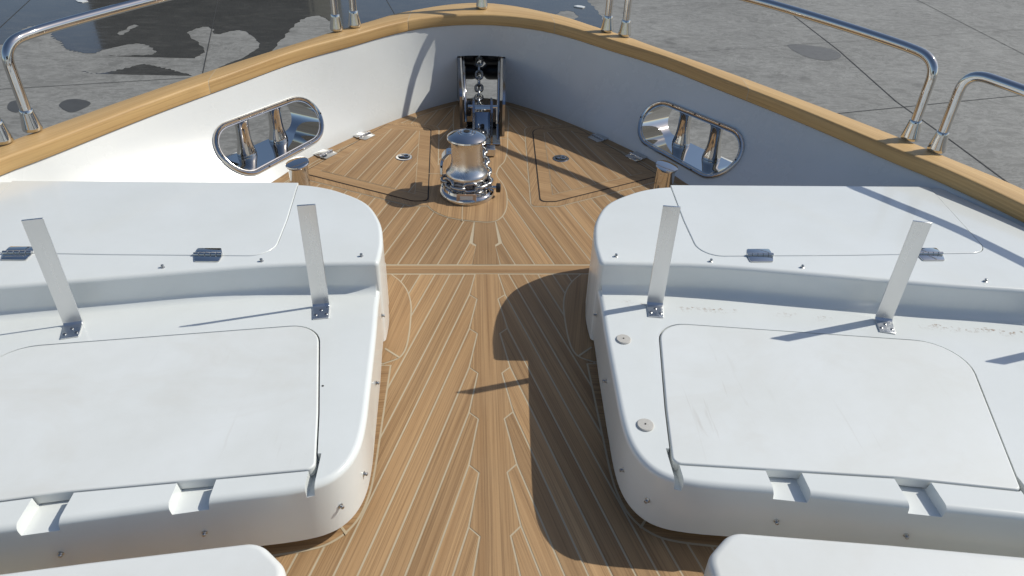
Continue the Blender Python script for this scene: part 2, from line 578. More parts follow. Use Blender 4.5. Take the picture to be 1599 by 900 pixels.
ISL = [[(-6.52, 17.09), (-6.43, 17.47), (-6.3, 17.65), (-6.05, 17.44), (-5.96, 17.12), (-5.78, 17.08), (-5.62, 17.31), (-5.38, 17.38), (-5.09, 17.02), (-4.81, 16.52), (-4.69, 16.09), (-4.83, 15.35), (-5.17, 14.69), (-5.47, 14.84), (-5.6, 14.96), (-5.78, 15.29), (-5.72, 15.61), (-5.82, 15.93), (-6.1, 16.4)],
       [(-7.86, 15.48), (-7.83, 15.7), (-7.65, 15.93), (-7.49, 16.12), (-7.27, 16.21), (-7.05, 16.1), (-6.88, 15.89), (-6.7, 15.59), (-6.78, 15.42), (-7.08, 15.36), (-7.42, 15.3), (-7.69, 15.37)],
       [(-8.03, 16.99), (-7.91, 16.8), (-7.86, 17.0), (-7.86, 17.35), (-7.8, 17.57), (-7.86, 17.69), (-7.98, 17.64), (-7.98, 17.24), (-8.05, 17.12)],
       [(2.14, 19.36), (2.35, 19.78), (2.59, 19.8), (2.71, 19.27), (2.55, 19.0), (2.21, 18.98)]]
def ragged(pts, per=14, amp=0.05):
    o = spline(pts, per, True); rr = random.Random(len(pts)); a1, a2 = rr.random() * 6, rr.random() * 6
    return [p + Vector((amp * (math.sin(i * .9 + a1) * .5 + math.sin(i * 2.3 + a2) * .25 + rr.uniform(-.12, .12)), amp * (math.cos(i * 1.1 + a2) * .5 + rr.uniform(-.12, .12)))) for i, p in enumerate(o)]
V, F = sheet(ragged(WET_EDGE), GZ + 0.004, [ragged(h, 8, 0.035) for h in ISL])
tag(obj('puddle', V, F, M['wet']), 'wide shallow rain puddle over the yard on the port side', 'puddle', kind='structure')
mb = MB()
for bl in ([(-7.22, 12.42), (-7.26, 12.67), (-7.14, 12.77), (-6.92, 12.72), (-6.75, 12.56), (-6.77, 12.31), (-6.9, 12.13)],
           [(-8.13, 12.58), (-8.02, 12.68), (-7.83, 12.59), (-7.7, 12.28), (-7.79, 12.1), (-8.01, 12.27)]):
    mb.add(*sheet(spline(bl, 6, True), GZ + 0.004))
tag(mb.obj('damp_patch', M['damp']), 'small dark damp patches drying on the concrete', 'stain', kind='structure')
mb = MB()
for bl in ([(7.42, 16.95), (7.88, 17.0), (8.4, 16.64), (8.36, 16.1), (7.89, 15.8), (7.5, 16.1)],):
    mb.add(*sheet(spline(bl, 6, True), GZ + 0.004))
tag(mb.obj('damp_patch', M['dampcore']), 'oval damp patch drying on the concrete', 'stain', kind='structure')

# slab joints: thin sealant strips
mb = MB()
def joint(a, b, w=0.022):
    a, b = Vector(a), Vector(b); d = (b - a).normalized(); n = Vector((-d.y, d.x)) * w / 2
    mb.add([(p.x, p.y, GZ + 0.008) for p in (a - n, b - n, b + n, a + n)], [(0, 1, 2, 3)])
joint((8.1, 2.0), (8.22, 11.4)); joint((8.22, 11.4), (8.2, 13.2)); joint((8.2, 13.2), (8.52, 16.6)); joint((8.52, 16.6), (8.9, 26))
for c in (12.62, 8.3, 16.85, 21.0, 25.2):
    joint((4.4, c - 0.72), (40, c + 8.7), 0.018 if c == 12.62 else 0.007)
joint((-3.9, 10.5), (-4.0, 4), 0.02)
for x0, y0 in ((-6.03, 17.22), (-10.9, 18.0), (-1.4, 16.5), (12.9, 14.5)):
    d = Vector((-0.235, 1)) if x0 < 5 else Vector((0.05, 1))
    joint(Vector((x0, y0)) - d * 8, Vector((x0, y0)) + d * 9, 0.018)
joint((-30, 7.9), (-4.0, 14.37), 0.016)
tag(mb.obj('slab_joint', M['joint']), 'dark straight joints between the concrete slabs', 'joint', kind='structure')

# scraps of paper lying on the wet ground
for i, (x, y, s, lab) in enumerate(((-10.02, 19.78, 0.16, 'small white scrap lying in the puddle beyond the port rail'),
                                    (2.87, 20.24, 0.15, 'small white scrap on the dark ground ahead of the bow'))):
    o = [(x + s * r_ * math.cos(a), y + s * r_ * math.sin(a)) for a, r_ in ((0, 1), (0.9, .7), (1.8, .9), (2.9, 1.1), (3.9, .6), (5.2, .95))]
    V, F = prism(o, GZ + 0.006, GZ + 0.02 + 0.01 * i)
    tag(obj('litter', V, F, M['bench']), lab, 'litter', 'scraps on the ground')

# the tall dark boat shed whose mirror image stands in the puddle
t = thing('boat_shed', 'tall dark boat shed mirrored in the puddle', 'building', (-14.5, 42, GZ))
mb = MB(); mb.add(*box((-14.6, 46, GZ + 7.5), (11.6, 10, 15)))
for k in range(30):
    mb.add(*box((-20.2 + k * 0.4, 40.97, GZ + 7.4), (0.12, 0.05, 14.6)))
mb.obj('wall', M['shed'], t)
V = [(-20.8, 40.6, GZ + 15), (-8.4, 40.6, GZ + 15), (-8.4, 51.4, GZ + 15), (-20.8, 51.4, GZ + 15), (-14.6, 40.6, GZ + 17.2), (-14.6, 51.4, GZ + 17.2)]
obj('roof', V, [(0, 1, 4), (2, 3, 5), (0, 4, 5, 3), (1, 2, 5, 4), (0, 3, 2, 1)], M['roof'], t)

# the yacht's wheelhouse behind the viewer, seen only as reflections in the polished steel
t = thing('wheelhouse', 'white yacht wheelhouse with dark raked windscreen behind the foredeck', 'wheelhouse', (0, -2.4, 0))
V = [(-2.1, -1.7, 0.0), (2.1, -1.7, 0.0), (2.1, -1.9, 1.0), (-2.1, -1.9, 1.0), (1.9, -2.9, 2.5), (-1.9, -2.9, 2.5), (2.1, -6, 0), (-2.1, -6, 0), (1.9, -6, 2.5), (-1.9, -6, 2.5)]
obj('house', V, [(0, 1, 2, 3), (3, 2, 4, 5), (1, 6, 8, 4, 2), (7, 0, 3, 5, 9), (6, 7, 9, 8), (5, 4, 8, 9), (0, 7, 6, 1)], M['gel'], t)
V, F = box((0, 0, 0), (3.5, 0.02, 1.5), None, .004)
q = Matrix.Rotation(R(-33.7), 3, 'X').inverted()
obj('windscreen', [Vector((0, -2.38, 1.77)) + q @ Vector(v) for v in V], F, M['glass'], t)

# ------------------------------------------------------------------ bulwark and teak cap
bw = thing('bow_bulwark', 'white bow bulwark wall with wide teak cap around the foredeck', 'bulwark', (0, 4.7, 0))
V = []; F = []
for i in range(NS):
    a, b, c = de[i], ri[i], ro[i]
    e = (c - b).normalized()
    zt = zu(b.y) - 0.004
    ob = c - e * 0.02
    s = 0.86 if c.y > 2 else 0.93
    V += [(a.x, a.y, -0.06), (a.x, a.y, 0.0)]
    for v in (.14, .28, .42, .56, .70, .85):
        m_ = a.lerp(b, hollow(v)); V.append((m_.x, m_.y, zt * v))
    V += [(b.x, b.y, zt), (ob.x, ob.y, zt), (ob.x * 0.955, ob.y * 0.985, -0.1), (ob.x * 0.55, ob.y * 0.86 - 0.1, -2.5), (ob.x * 0.50, ob.y * 0.84 - 0.1, -2.5)]
K = 13
for i in range(NS - 1):
    for k in range(K):
        F.append((i * K + k, i * K + (k + 1) % K, (i + 1) * K + (k + 1) % K, (i + 1) * K + k))
F.append(tuple(range(K))); F.append(tuple(range((NS - 1) * K, NS * K)))
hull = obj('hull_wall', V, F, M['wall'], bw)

# fairlead frames, one per side
FLZ = 0.170
FL_HALF, FL_R = 0.220, 0.119
def fl_frame(sx):
    ya, yb = 3.47, 3.88
    A = Vector((sx * wall_x(ya, FLZ)  , ya, FLZ)); B = Vector((sx * wall_x(yb, FLZ), yb, FLZ))
    C = Vector((sx * wall_x(3.678, FLZ), 3.678, FLZ))
    tt = (B - A).normalized()
    nh = Vector((tt.y, -tt.x, 0)) * (1 if sx > 0 else -1)
    if nh.x * sx < 0: nh = -nh
    top = Vector((sx * wall_x(3.678, .30), 3.678, .30)); bot = Vector((sx * wall_x(3.678, .07), 3.678, .07))
    fl = (top - bot).dot(nh) / 0.23
    wu = (Vector((0, 0, 1)) + nh * fl).normalized()
    return C, tt, nh, wu
def capsule(half, r, n=14):
    o = []
    for k in range(n + 1):
        a = -math.pi / 2 + math.pi * k / n; o.append((half + r * math.cos(a), r * math.sin(a)))
    for k in range(n + 1):
        a = math.pi / 2 + math.pi * k / n; o.append((-half + r * math.cos(a), r * math.sin(a)))
    return o
def extr(C, tt, nh, wu, o, d0, d1):
    n = len(o)
    V = [C + tt * a + wu * c + nh * d0 for a, c in o] + [C + tt * a + wu * c + nh * d1 for a, c in o]
    F = [(k, (k + 1) % n, n + (k + 1) % n, n + k) for k in range(n)] + [tuple(range(n))[::-1], tuple(range(n, 2 * n))]
    return V, F
cuts = []
for sx in (-1, 1):
    cuts.append(extr(*fl_frame(sx), capsule(FL_HALF, FL_R), -0.25, 0.9))
hw = 0.157
cuts.append(([(x, y, z) for x in (-hw, hw) for y, z in ((4.3, .02), (4.3, .292), (6.0, .292), (6.0, -.75))],
             [(0, 1, 2, 3), (7, 6, 5, 4), (0, 4, 5, 1), (1, 5, 6, 2), (2, 6, 7, 3), (3, 7, 4, 0)]))
boolean(hull, cuts)
finish(hull, 35)

# teak cap in scarfed lengths, light glue line at each joint
mbg = MB()
def cap_section(i):
    b, c = ri[i], ro[i]
    e = (c - b).normalized(); a = b - e * 0.014; c = c + e * 0.032; w = (c - a).length; z0 = zu(b.y); h = 0.065; r = 0.015; q = 0.012
    s = [(0.004, 0), (0, 0.012), (0, h - r)]
    for k in range(1, 5):
        t_ = math.pi / 2 * k / 4; s.append((r * (1 - math.cos(t_)), h - r * (1 - math.sin(t_))))
    s.append((w * 0.5, h + 0.002))
    for k in range(0, 4):
        t_ = math.pi / 2 * k / 3; s.append((w - q + q * math.sin(t_), h - q * (1 - math.cos(t_))))
    s.append((w, 0))
    return [(a.x + e.x * d, a.y + e.y * d, z0 + hh) for d, hh in s], [d + 0.7 * (h - hh) for d, hh in s]
arc = [0.0]
for i in range(1, NS): arc.append(arc[-1] + (ri[i] - ri[i - 1]).length)
def near(sx, y): return min((i for i in range(NS) if ri[i].x * sx >= 0), key=lambda i: abs(ri[i].y - y))
seams = [0, near(-1, 1.4), near(-1, 3.60), near(-1, 4.58), near(1, 4.58), near(1, 3.57), near(1, 1.4), NS - 1]
tones = [.5, .62, .55, .66, .7, .74, .6]
for q in range(len(seams) - 1):
    mb = MB(); prev = None; Vv = []; Ff = []; uvv = []
    rng = list(range(seams[q], seams[q + 1] + 1)); m = 0
    for i in rng:
        sec, vv = cap_section(i); m = len(sec)
        if i == rng[0] and q > 0 or i == rng[-1] and q < len(seams) - 2:
            j = i + (1 if i == rng[0] else -1)
            s2, _ = cap_section(j); d = (Vector(s2[2]) - Vector(sec[2])).length
            sec = [tuple(Vector(p).lerp(Vector(p2), 0.0022 / d)) for p, p2 in zip(sec, s2)]
        Vv += sec; uvv += [(arc[i] + q * 3.3, v) for v in vv]
    for i in range(len(rng) - 1):
        for k in range(m):
            Ff.append((i * m + k, i * m + (k + 1) % m, (i + 1) * m + (k + 1) % m, (i + 1) * m + k))
    Ff.append(tuple(range(m))); Ff.append(tuple(range((len(rng) - 1) * m, len(rng) * m)))
    obj('cap_board', Vv, Ff, M['teakcap'], bw, 50, uvv, tones[q])
mb = MB()
for i in seams[1:-1]:
    sec, _ = cap_section(i)
    c = sum((Vector(p) for p in sec), Vector()) / len(sec)
    s2, _ = cap_section(i + 1); d = (Vector(s2[2]) - Vector(sec[2])).normalized() * 0.0021
    A = [c + (Vector(p) - c) * 0.99 - d for p in sec]; B = [c + (Vector(p) - c) * 0.99 + d for p in sec]
    m = len(sec)
    obj('glue_line', A + B, [(k, (k + 1) % m, m + (k + 1) % m, m + k) for k in range(m)] + [tuple(range(m)), tuple(range(m, 2 * m))], M['caulk'], bw)

# ------------------------------------------------------------------ teak deck
deck_outline = [(p.x, p.y) for p in de]
V, F = sheet(deck_outline, 0.0)
deck = obj('deck', V, F, M['caulk'])
tag(deck, 'teak planked foredeck with pale caulking lines', 'deck', kind='structure')

def clip(poly, nx, ny, c):
    """keep the side nx*x+ny*y >= c"""
    out = []
    for i in range(len(poly)):
        a, b = poly[i - 1], poly[i]
        da, db = nx * a[0] + ny * a[1] - c, nx * b[0] + ny * b[1] - c
        if (da >= 0) != (db >= 0):
            t_ = da / (da - db); out.append((a[0] + (b[0] - a[0]) * t_, a[1] + (b[1] - a[1]) * t_))
        if db >= 0: out.append(b)
    return out
def clip_convex(poly, conv, d=0.0):
    conv = ccw(conv)
    for i in range(len(conv)):
        a, b = conv[i - 1], conv[i]
        ex, ey = b[0] - a[0], b[1] - a[1]; l = math.hypot(ex, ey)
        if l < 1e-7: continue
        nx, ny = -ey / l, ex / l
        poly = clip(poly, nx, ny, nx * a[0] + ny * a[1] + d)
        if len(poly) < 3: return []
    return poly
GAP = 0.0058
def shrink(poly, d=GAP / 2):
    return clip_convex(list(poly), list(poly), d)
def offset_convex(poly, d):
    big = [(-9, -9), (9, -9), (9, 9), (-9, 9)]
    return dedupe(clip_convex(big, list(poly), d))
deckmb = MB()
def plank(mb, poly, ux, uy, z, tone=None):
    """poly convex; grain runs along (ux, uy)"""
    if len(poly) < 3 or abs(area(poly)) < 1e-5: return
    l = math.hypot(ux, uy); ux, uy = ux / l, uy / l
    uv = [(p[0] * ux + p[1] * uy, -p[0] * uy + p[1] * ux) for p in poly]
    poly2 = ccw(poly)
    if poly2[0] != poly[0]: uv = uv[::-1]
    mb.add([(p[0], p[1], z) for p in poly2], [tuple(range(len(poly2)))], random.random() if tone is None else tone, uv)

Z1, Z2, Z3 = 0.0008, 0.0030, 0.0045
XO, XI, NIB = 0.0735, 0.043, 0.032
def herring(y_start, pitch, slope, ylo, yhi, n):
    king = []
    sl = math.hypot(slope, 1)
    for sx in (-1, 1):
        for k in range(n):
            y = y_start - k * pitch; yn = y - pitch; L = 6.0
            poly = [(sx * XO, y), (sx * XI, y - NIB), (sx * XO, yn), (sx * (XO + L * slope), yn - L), (sx * (XO + L * slope), y - L)]
            poly = clip(clip(poly, 0, -1, -yhi + GAP / 2), 0, 1, ylo)
            if len(poly) < 3: continue
            # cut at the bulwark
            poly = clip(clip(poly, 1, 0, -2.2), -1, 0, -2.2)
            if len(poly) < 3: continue
            poly = shrink(ccw(poly))
            if len(poly) >= 3:
                if max(p[1] for p in poly) - min(p[1] for p in poly) > 0.02:
                    plank(deckmb, poly, sx * slope, -1, Z1, random.betavariate(2, 2))
    return king
herring(1.738 + 0.2275 * 14, 0.2275, 0.276, -1.4, 2.575, 27)
# king plank aft: trapezoids between the nibs
def king(y_start, pitch, ylo, yhi, n, tone):
    for k in range(n):
        y = y_start - k * pitch
        for half in (-1, 1):
            pass
        poly = [(-XI, y - NIB), (-XO, y - pitch), (-XI, y - pitch - NIB), (XI, y - pitch - NIB), (XO, y - pitch), (XI, y - NIB)]
        poly = clip(clip(poly, 0, -1, -yhi + GAP / 2), 0, 1, ylo + GAP / 2)
        if len(poly) < 3: continue
        g = GAP / 2
        poly = [(p[0] - math.copysign(g, p[0]), p[1]) for p in poly]
        plank(deckmb, poly, 0, 1, Z1 + 0.0002, tone)
king(1.738 + 0.2275 * 4, 0.2275, -1.4, 2.575, 18, 0.55)
# forward of the crossing board
FS, FP = 0.288, 0.30
def fwd_field():
    for sx in (-1, 1):
        for k in range(-32, 22):
            y = 2.834 - k * FP * 1.0; yn = y - FP; L = 5.0
            if k > 2: break
            poly = [(sx * XO, y), (sx * XI, y - NIB), (sx * XO, yn), (sx * (XO + L * FS), yn - L), (sx * (XO + L * FS), y - L)]
            poly = clip(poly, 0, 1, 2.645 + GAP / 2)
            if len(poly) < 3: continue
            # trim to the bow in slices so nothing pokes through the bulwark
            lim = [(p.x, p.y) for p in de if p.y > 2.0]
            poly = clip_convex(poly, lim, 0.004)
            if len(poly) < 3: continue
            plank(deckmb, shrink(ccw(poly)), sx * FS, -1, Z1, random.betavariate(2, 2))
fwd_field()
kp = [(-.047, 3.10), (-.062, 2.834), (-.045, 2.815), (-.066, 2.649), (.062, 2.649), (.045, 2.815), (.062, 2.834), (.047, 3.10)]
plank(deckmb, [(p[0] * 0.94, p[1]) for p in kp], 0, 1, Z1 + 0.0002, 0.0)
plank(deckmb, [(-1.5, 2.578), (1.5, 2.578), (1.5, 2.640), (-1.5, 2.640)], 1, 0, Z1, 0.5)

caulkmb = MB()
def board(outline, z, ux, uy, tone, g=GAP, caulk=True):
    o = dedupe(ccw(outline))
    if caulk: caulkmb.add(*sheet(o, z - 0.0015))
    i = dedupe(inset(o, g)) if caulk else o
    V, F = sheet(i, z)
    l = math.hypot(ux, uy); a, b = ux / l, uy / l
    deckmb.add(V, F, tone, [(v[0] * a + v[1] * b, -v[0] * b + v[1] * a) for v in V])
# boards round the seat modules
for sx in (-1, 1):
    lens = [(.52, 1.985), (.38, 1.985), (.333, 2.012), (.312, 2.045), (.302, 2.1), (.299, 2.2), (.304, 2.34), (.325, 2.44), (.36, 2.515), (.405, 2.573), (.52, 2.573)]
    lens = [(sx * x, y) for x, y in [lens[0]] + [tuple(p) for p in spline(lens[1:10], 4)] + [lens[10]]]
    board(lens, Z2, 0.18, 1, 0.72 if sx < 0 else 0.6)
    caulkmb.add(*sheet(ccw([(sx * .325, 2.022), (sx * .33, 2.016), (sx * .386, 2.068), (sx * .382, 2.074)]), Z2 + 0.001))
    mg = [(.352, 1.98), (.354, 1.63), (.356, 1.47), (.364, 1.385), (.387, 1.306), (.435, 1.247), (.51, 1.215), (.70, 1.185), (1.1, 1.12), (1.6, 1.04)]
    mg = [tuple(p) for p in spline(mg, 4)] + [(1.6, 1.98)]
    board([(sx * x, y) for x, y in mg], Z2 + 0.0004, 1, -0.1 * sx, 0.42)
    caulkmb.add(*sheet(ccw([(sx * .408, 1.268), (sx * .413, 1.262), (sx * .46, 1.325), (sx * .455, 1.33)]), Z2 + 0.0014))
    # covering board along the bulwark
    pts = [p for p in de if p.x * sx >= 0 and p.y > 2.3]
    if sx < 0: pts = pts[::-1]
    outer = [(p.x, p.y) for p in pts]
    inner = []
    for i, p in enumerate(pts):
        a = pts[max(0, i - 1)]; b = pts[min(len(pts) - 1, i + 1)]
        d = (b - a).normalized(); nn = Vector((-d.y, d.x))
        if nn.dot(Vector((0, 2.5)) - p) < 0: nn = -nn
        inner.append(tuple(p + nn * 0.062))
    for i in range(len(pts) - 1):
        q = [outer[i], outer[i + 1], inner[i + 1], inner[i]]
        caulkmb.add([(p[0], p[1], Z1 + 0.0009) for p in q], [(0, 1, 2, 3)])
        q2 = [outer[i], outer[i + 1], tuple(Vector(inner[i + 1]).lerp(Vector(outer[i + 1]), .09)), tuple(Vector(inner[i]).lerp(Vector(outer[i]), .09))]
        d = Vector(outer[i + 1]) - Vector(outer[i])
        plank(deckmb, q2, d.x, d.y, Z1 + 0.0018, 0.45)
# pad under the capstan and chain
pad = [(-.06, 3.03), (.05, 3.03), (.105, 3.13), (.12, 3.3), (.105, 3.43), (.075, 3.54), (.09, 3.64), (.13, 3.75), (.155, 4.05), (.155, 4.66), (-.155, 4.66),
       (-.175, 4.0), (-.2, 3.78), (-.27, 3.62), (-.305, 3.42), (-.29, 3.2), (-.2, 3.08)]
board(spline(pad, 4, True), Z2 + 0.0006, 0.05, 1, 0.72)
for (a, b) in (((-.30, 3.55), (.075, 3.552)), ((-.16, 4.04), (.155, 4.04)), ((-.11, 3.03), (-.11, 3.2))):
    d = (Vector(b) - Vector(a)).normalized(); n_ = Vector((-d.y, d.x)) * 0.002
    caulkmb.add([(q.x, q.y, Z2 + 0.0014) for q in (Vector(a) - n_, Vector(b) - n_, Vector(b) + n_, Vector(a) + n_)], [(0, 1, 2, 3)])
# frames round the two hatches
HATCH = [(.284, 3.235), (.36, 3.235), (.965, 3.545), (.585, 4.238), (.312, 4.19)]
HRAD = [.03, .05, .03, .03, .07]
def hatch_outline(sx, d, rmul=1.0):
    p = offset_convex(ccw([(sx * x, y) for x, y in HATCH]), d)
    rr = []
    for q in p:
        k = min(range(5), key=lambda i: (Vector((sx * HATCH[i][0], HATCH[i][1])) - Vector(q)).length)
        rr.append((q[0], q[1], max(.006, HRAD[k] * rmul)))
    return ccw(dedupe(fillet(rr, 6)))
for sx in (-1, 1):
    fr2 = clip_convex(hatch_outline(sx, -0.052), [(p.x, p.y) for p in de if p.y > 2.0], 0.03)
    board(fr2, Z2, 0.3 * sx, 1, 0.52)
dp = deckmb.obj('plank', M['teak'], deck, None, True)
cj = caulkmb.obj('caulking_line', M['caulk'], deck)

# ------------------------------------------------------------------ deck hatches
def hinge(parent, c, ux, uy, L=0.092, Wd=0.036, z=0.0, skew=0.018, flip=1):
    """two chamfered leaves and a barrel; (ux, uy) runs along the barrel"""
    d = Vector((ux, uy, 0)).normalized(); n = Vector((-d.y, d.x, 0)); c = Vector((c[0], c[1], z))
    mb = MB()
    def leaf(sgn, sh):
        pts = [(-L / 2, 0), (L / 2, 0), (L / 2 + sh - (0.016 if sh > 0 else 0.0), Wd), (-L / 2 + sh + (0.016 if sh < 0 else 0.0), Wd)]
        o = [(c + d * a + n * (b * sgn)) for a, b in pts]
        o = [(p.x, p.y, 0.006) for p in o]
        o = fillet(o if area(o) > 0 else o[::-1], 3)
        mb.add(*prism(o, z, z + 0.0035, 0.0015, 2))
    leaf(1, -skew * flip); leaf(-1, skew * flip)
    for k in range(5):
        a0 = -L / 2 + L * k / 5; r_ = 0.0062
        V, F = lathe([(r_ * .8, 0.0006), (r_, 0.0016), (r_, L / 5 - 0.0016), (r_ * .8, L / 5 - 0.0006)], 12, c + d * a0 + Vector((0, 0, 0.005)), d)
        mb.add(V, F)
    return mb.obj('hinge', M['chrome'], parent, 35)

for sx in (-1, 1):
    o = hatch_outline(sx, 0)
    side = 'port' if sx < 0 else 'starboard'
    t = thing('deck_hatch', ('flush teak deck hatch lying in full sun on the left of the capstan' if sx < 0 else
              'flush teak deck hatch crossed by the rail shadow, right of the capstan'), 'hatch', (sx * .58, 3.75, 0), 'flush teak deck hatches')
    V, F = sheet(hatch_outline(sx, -0.0035), Z2 + 0.0012); obj('gap_seal', V, F, M['gap'], t)
    mb = MB(); z = Z2 + 0.0026
    V, F = prism(hatch_outline(sx, 0.0025), z - 0.0012, z)
    mb.add(V, F, 0.55, [(v[0] * 0.9 * sx + v[1] * -0.43, v[0] * 0.43 + v[1]) for v in V])
    obj_frame = mb.obj('frame', M['teak'], t, None, True)
    inn = offset_convex(ccw([(sx * x, y) for x, y in HATCH]), 0.066)
    # the frame boards are wide fore and aft, narrow at the sides
    V, F = sheet(inn, z + 0.0009); obj('caulking_line', V, F, M['caulk'], t)
    mb = MB(); s = 0.0627
    for k in range(-30, 40):
        x0 = k * s * 1.28
        L = 3.0
        # strips parallel to the deck planks
        a = (x0, 3.0); b = (x0 + s * 1.28, 3.0)
        poly = [(sx * (a[0] + 0.0), a[1]), (sx * b[0], b[1]), (sx * (b[0] - L * FS), b[1] + L), (sx * (a[0] - L * FS), a[1] + L)]
        poly = clip_convex(ccw(poly), inn, 0.0)
        if len(poly) < 3: continue
        poly = shrink(ccw(poly), 0.0026)
        if len(poly) < 3: continue
        plank(mb, poly, -sx * FS, 1, z + 0.0018, random.betavariate(2, 2))
    mb.obj('panel', M['teak'], t, None, True)
    # recessed ring pull
    c = (sx * .442, 3.75, z + 0.002)
    mb = MB()
    mb.add(*lathe([(0.046, -0.001), (0.047, 0.002), (0.044, 0.004), (0.034, 0.0035), (0.033, 0.0015), (0.0, 0.0015)][:-1], 32, c))
    pull = mb.obj('ring_pull', M['chrome'], t, 35)
    V, F = lathe([(0.0315, 0.0016), (0.0315, 0.0042)], 28, c); dk = obj('recess', V, F, M['gap'], pull)
    mb = MB()
    ring = [(c[0] + 0.012 + 0.016 * math.cos(a), c[1] + 0.004 + 0.016 * math.sin(a), c[2] + 0.007) for a in [2 * math.pi * k / 20 for k in range(20)]]
    mb.add(*tube(ring, 0.004, 8, True)); mb.add(*lathe([(0.013, 0.004), (0.014, 0.009), (0.009, 0.011)], 20, (c[0] - 0.014, c[1] - 0.003, c[2])))
    mb.obj('ring', M['chrome'], pull, 40)
    for (hx, hy) in ((.700, 4.055), (.882, 3.788)):
        hinge(t, (sx * hx, hy), sx * 0.56, -0.83, 0.105, 0.052, z + 0.001, 0.012, sx)

# ------------------------------------------------------------------ seat modules
ZT, ZL = 0.36, 0.245
LOW = [(.388, 2.30), (.386, 2.05), (.375, 1.85), (.365, 1.60), (.3605, 1.45), (.3685, 1.355), (.396, 1.285), (.445, 1.240), (.53, 1.215),
       (.70, 1.193), (.87, 1.166), (1.13, 1.125), (1.30, 1.098), (1.75, 1.02), (2.2, .95), (2.2, 1.9), (2.05, 2.30)]
STEP = [(.40, 2.099), (.772, 2.082), (1.19, 2.018), (1.57, 1.958), (1.83, 1.925), (2.25, 1.855)]
UPP = [tuple(p) for p in spline(STEP, 5)] + [(2.205, 2.10), (2.105, 2.40), (1.965, 2.700), (1.95, 2.712), (.92, 2.706)] + \
      [tuple(p) for p in spline([(.80, 2.705), (.70, 2.688), (.595, 2.64), (.478, 2.543), (.411, 2.40), (.385, 2.255), (.382, 2.16), (.384, 2.112)], 6)] + [(.389, 2.1025)]
LID = [(.470, 1.286, .022), (1.057, 1.226, 0), (1.366, 1.176, .016), (1.562, 1.781, .13), (.567, 1.903, .095), (.498, 1.489, 0)]
ULID = [(.752, 2.142, .085), (1.3, 2.150, 0), (1.842, 2.168, .075), (1.908, 2.72, 0), (.775, 2.72, 0), (.756, 2.40, 0)]

def stud(parent, p, axis):
    mb = MB()
    mb.add(*lathe([(0.0075, 0), (0.0075, 0.0015), (0.0048, 0.003), (0.0040, 0.006), (0.0055, 0.0085), (0.0045, 0.011), (0.002, 0.0118)], 14, p, axis))
    mb.obj('snap_stud', M['galv'], parent, 40)

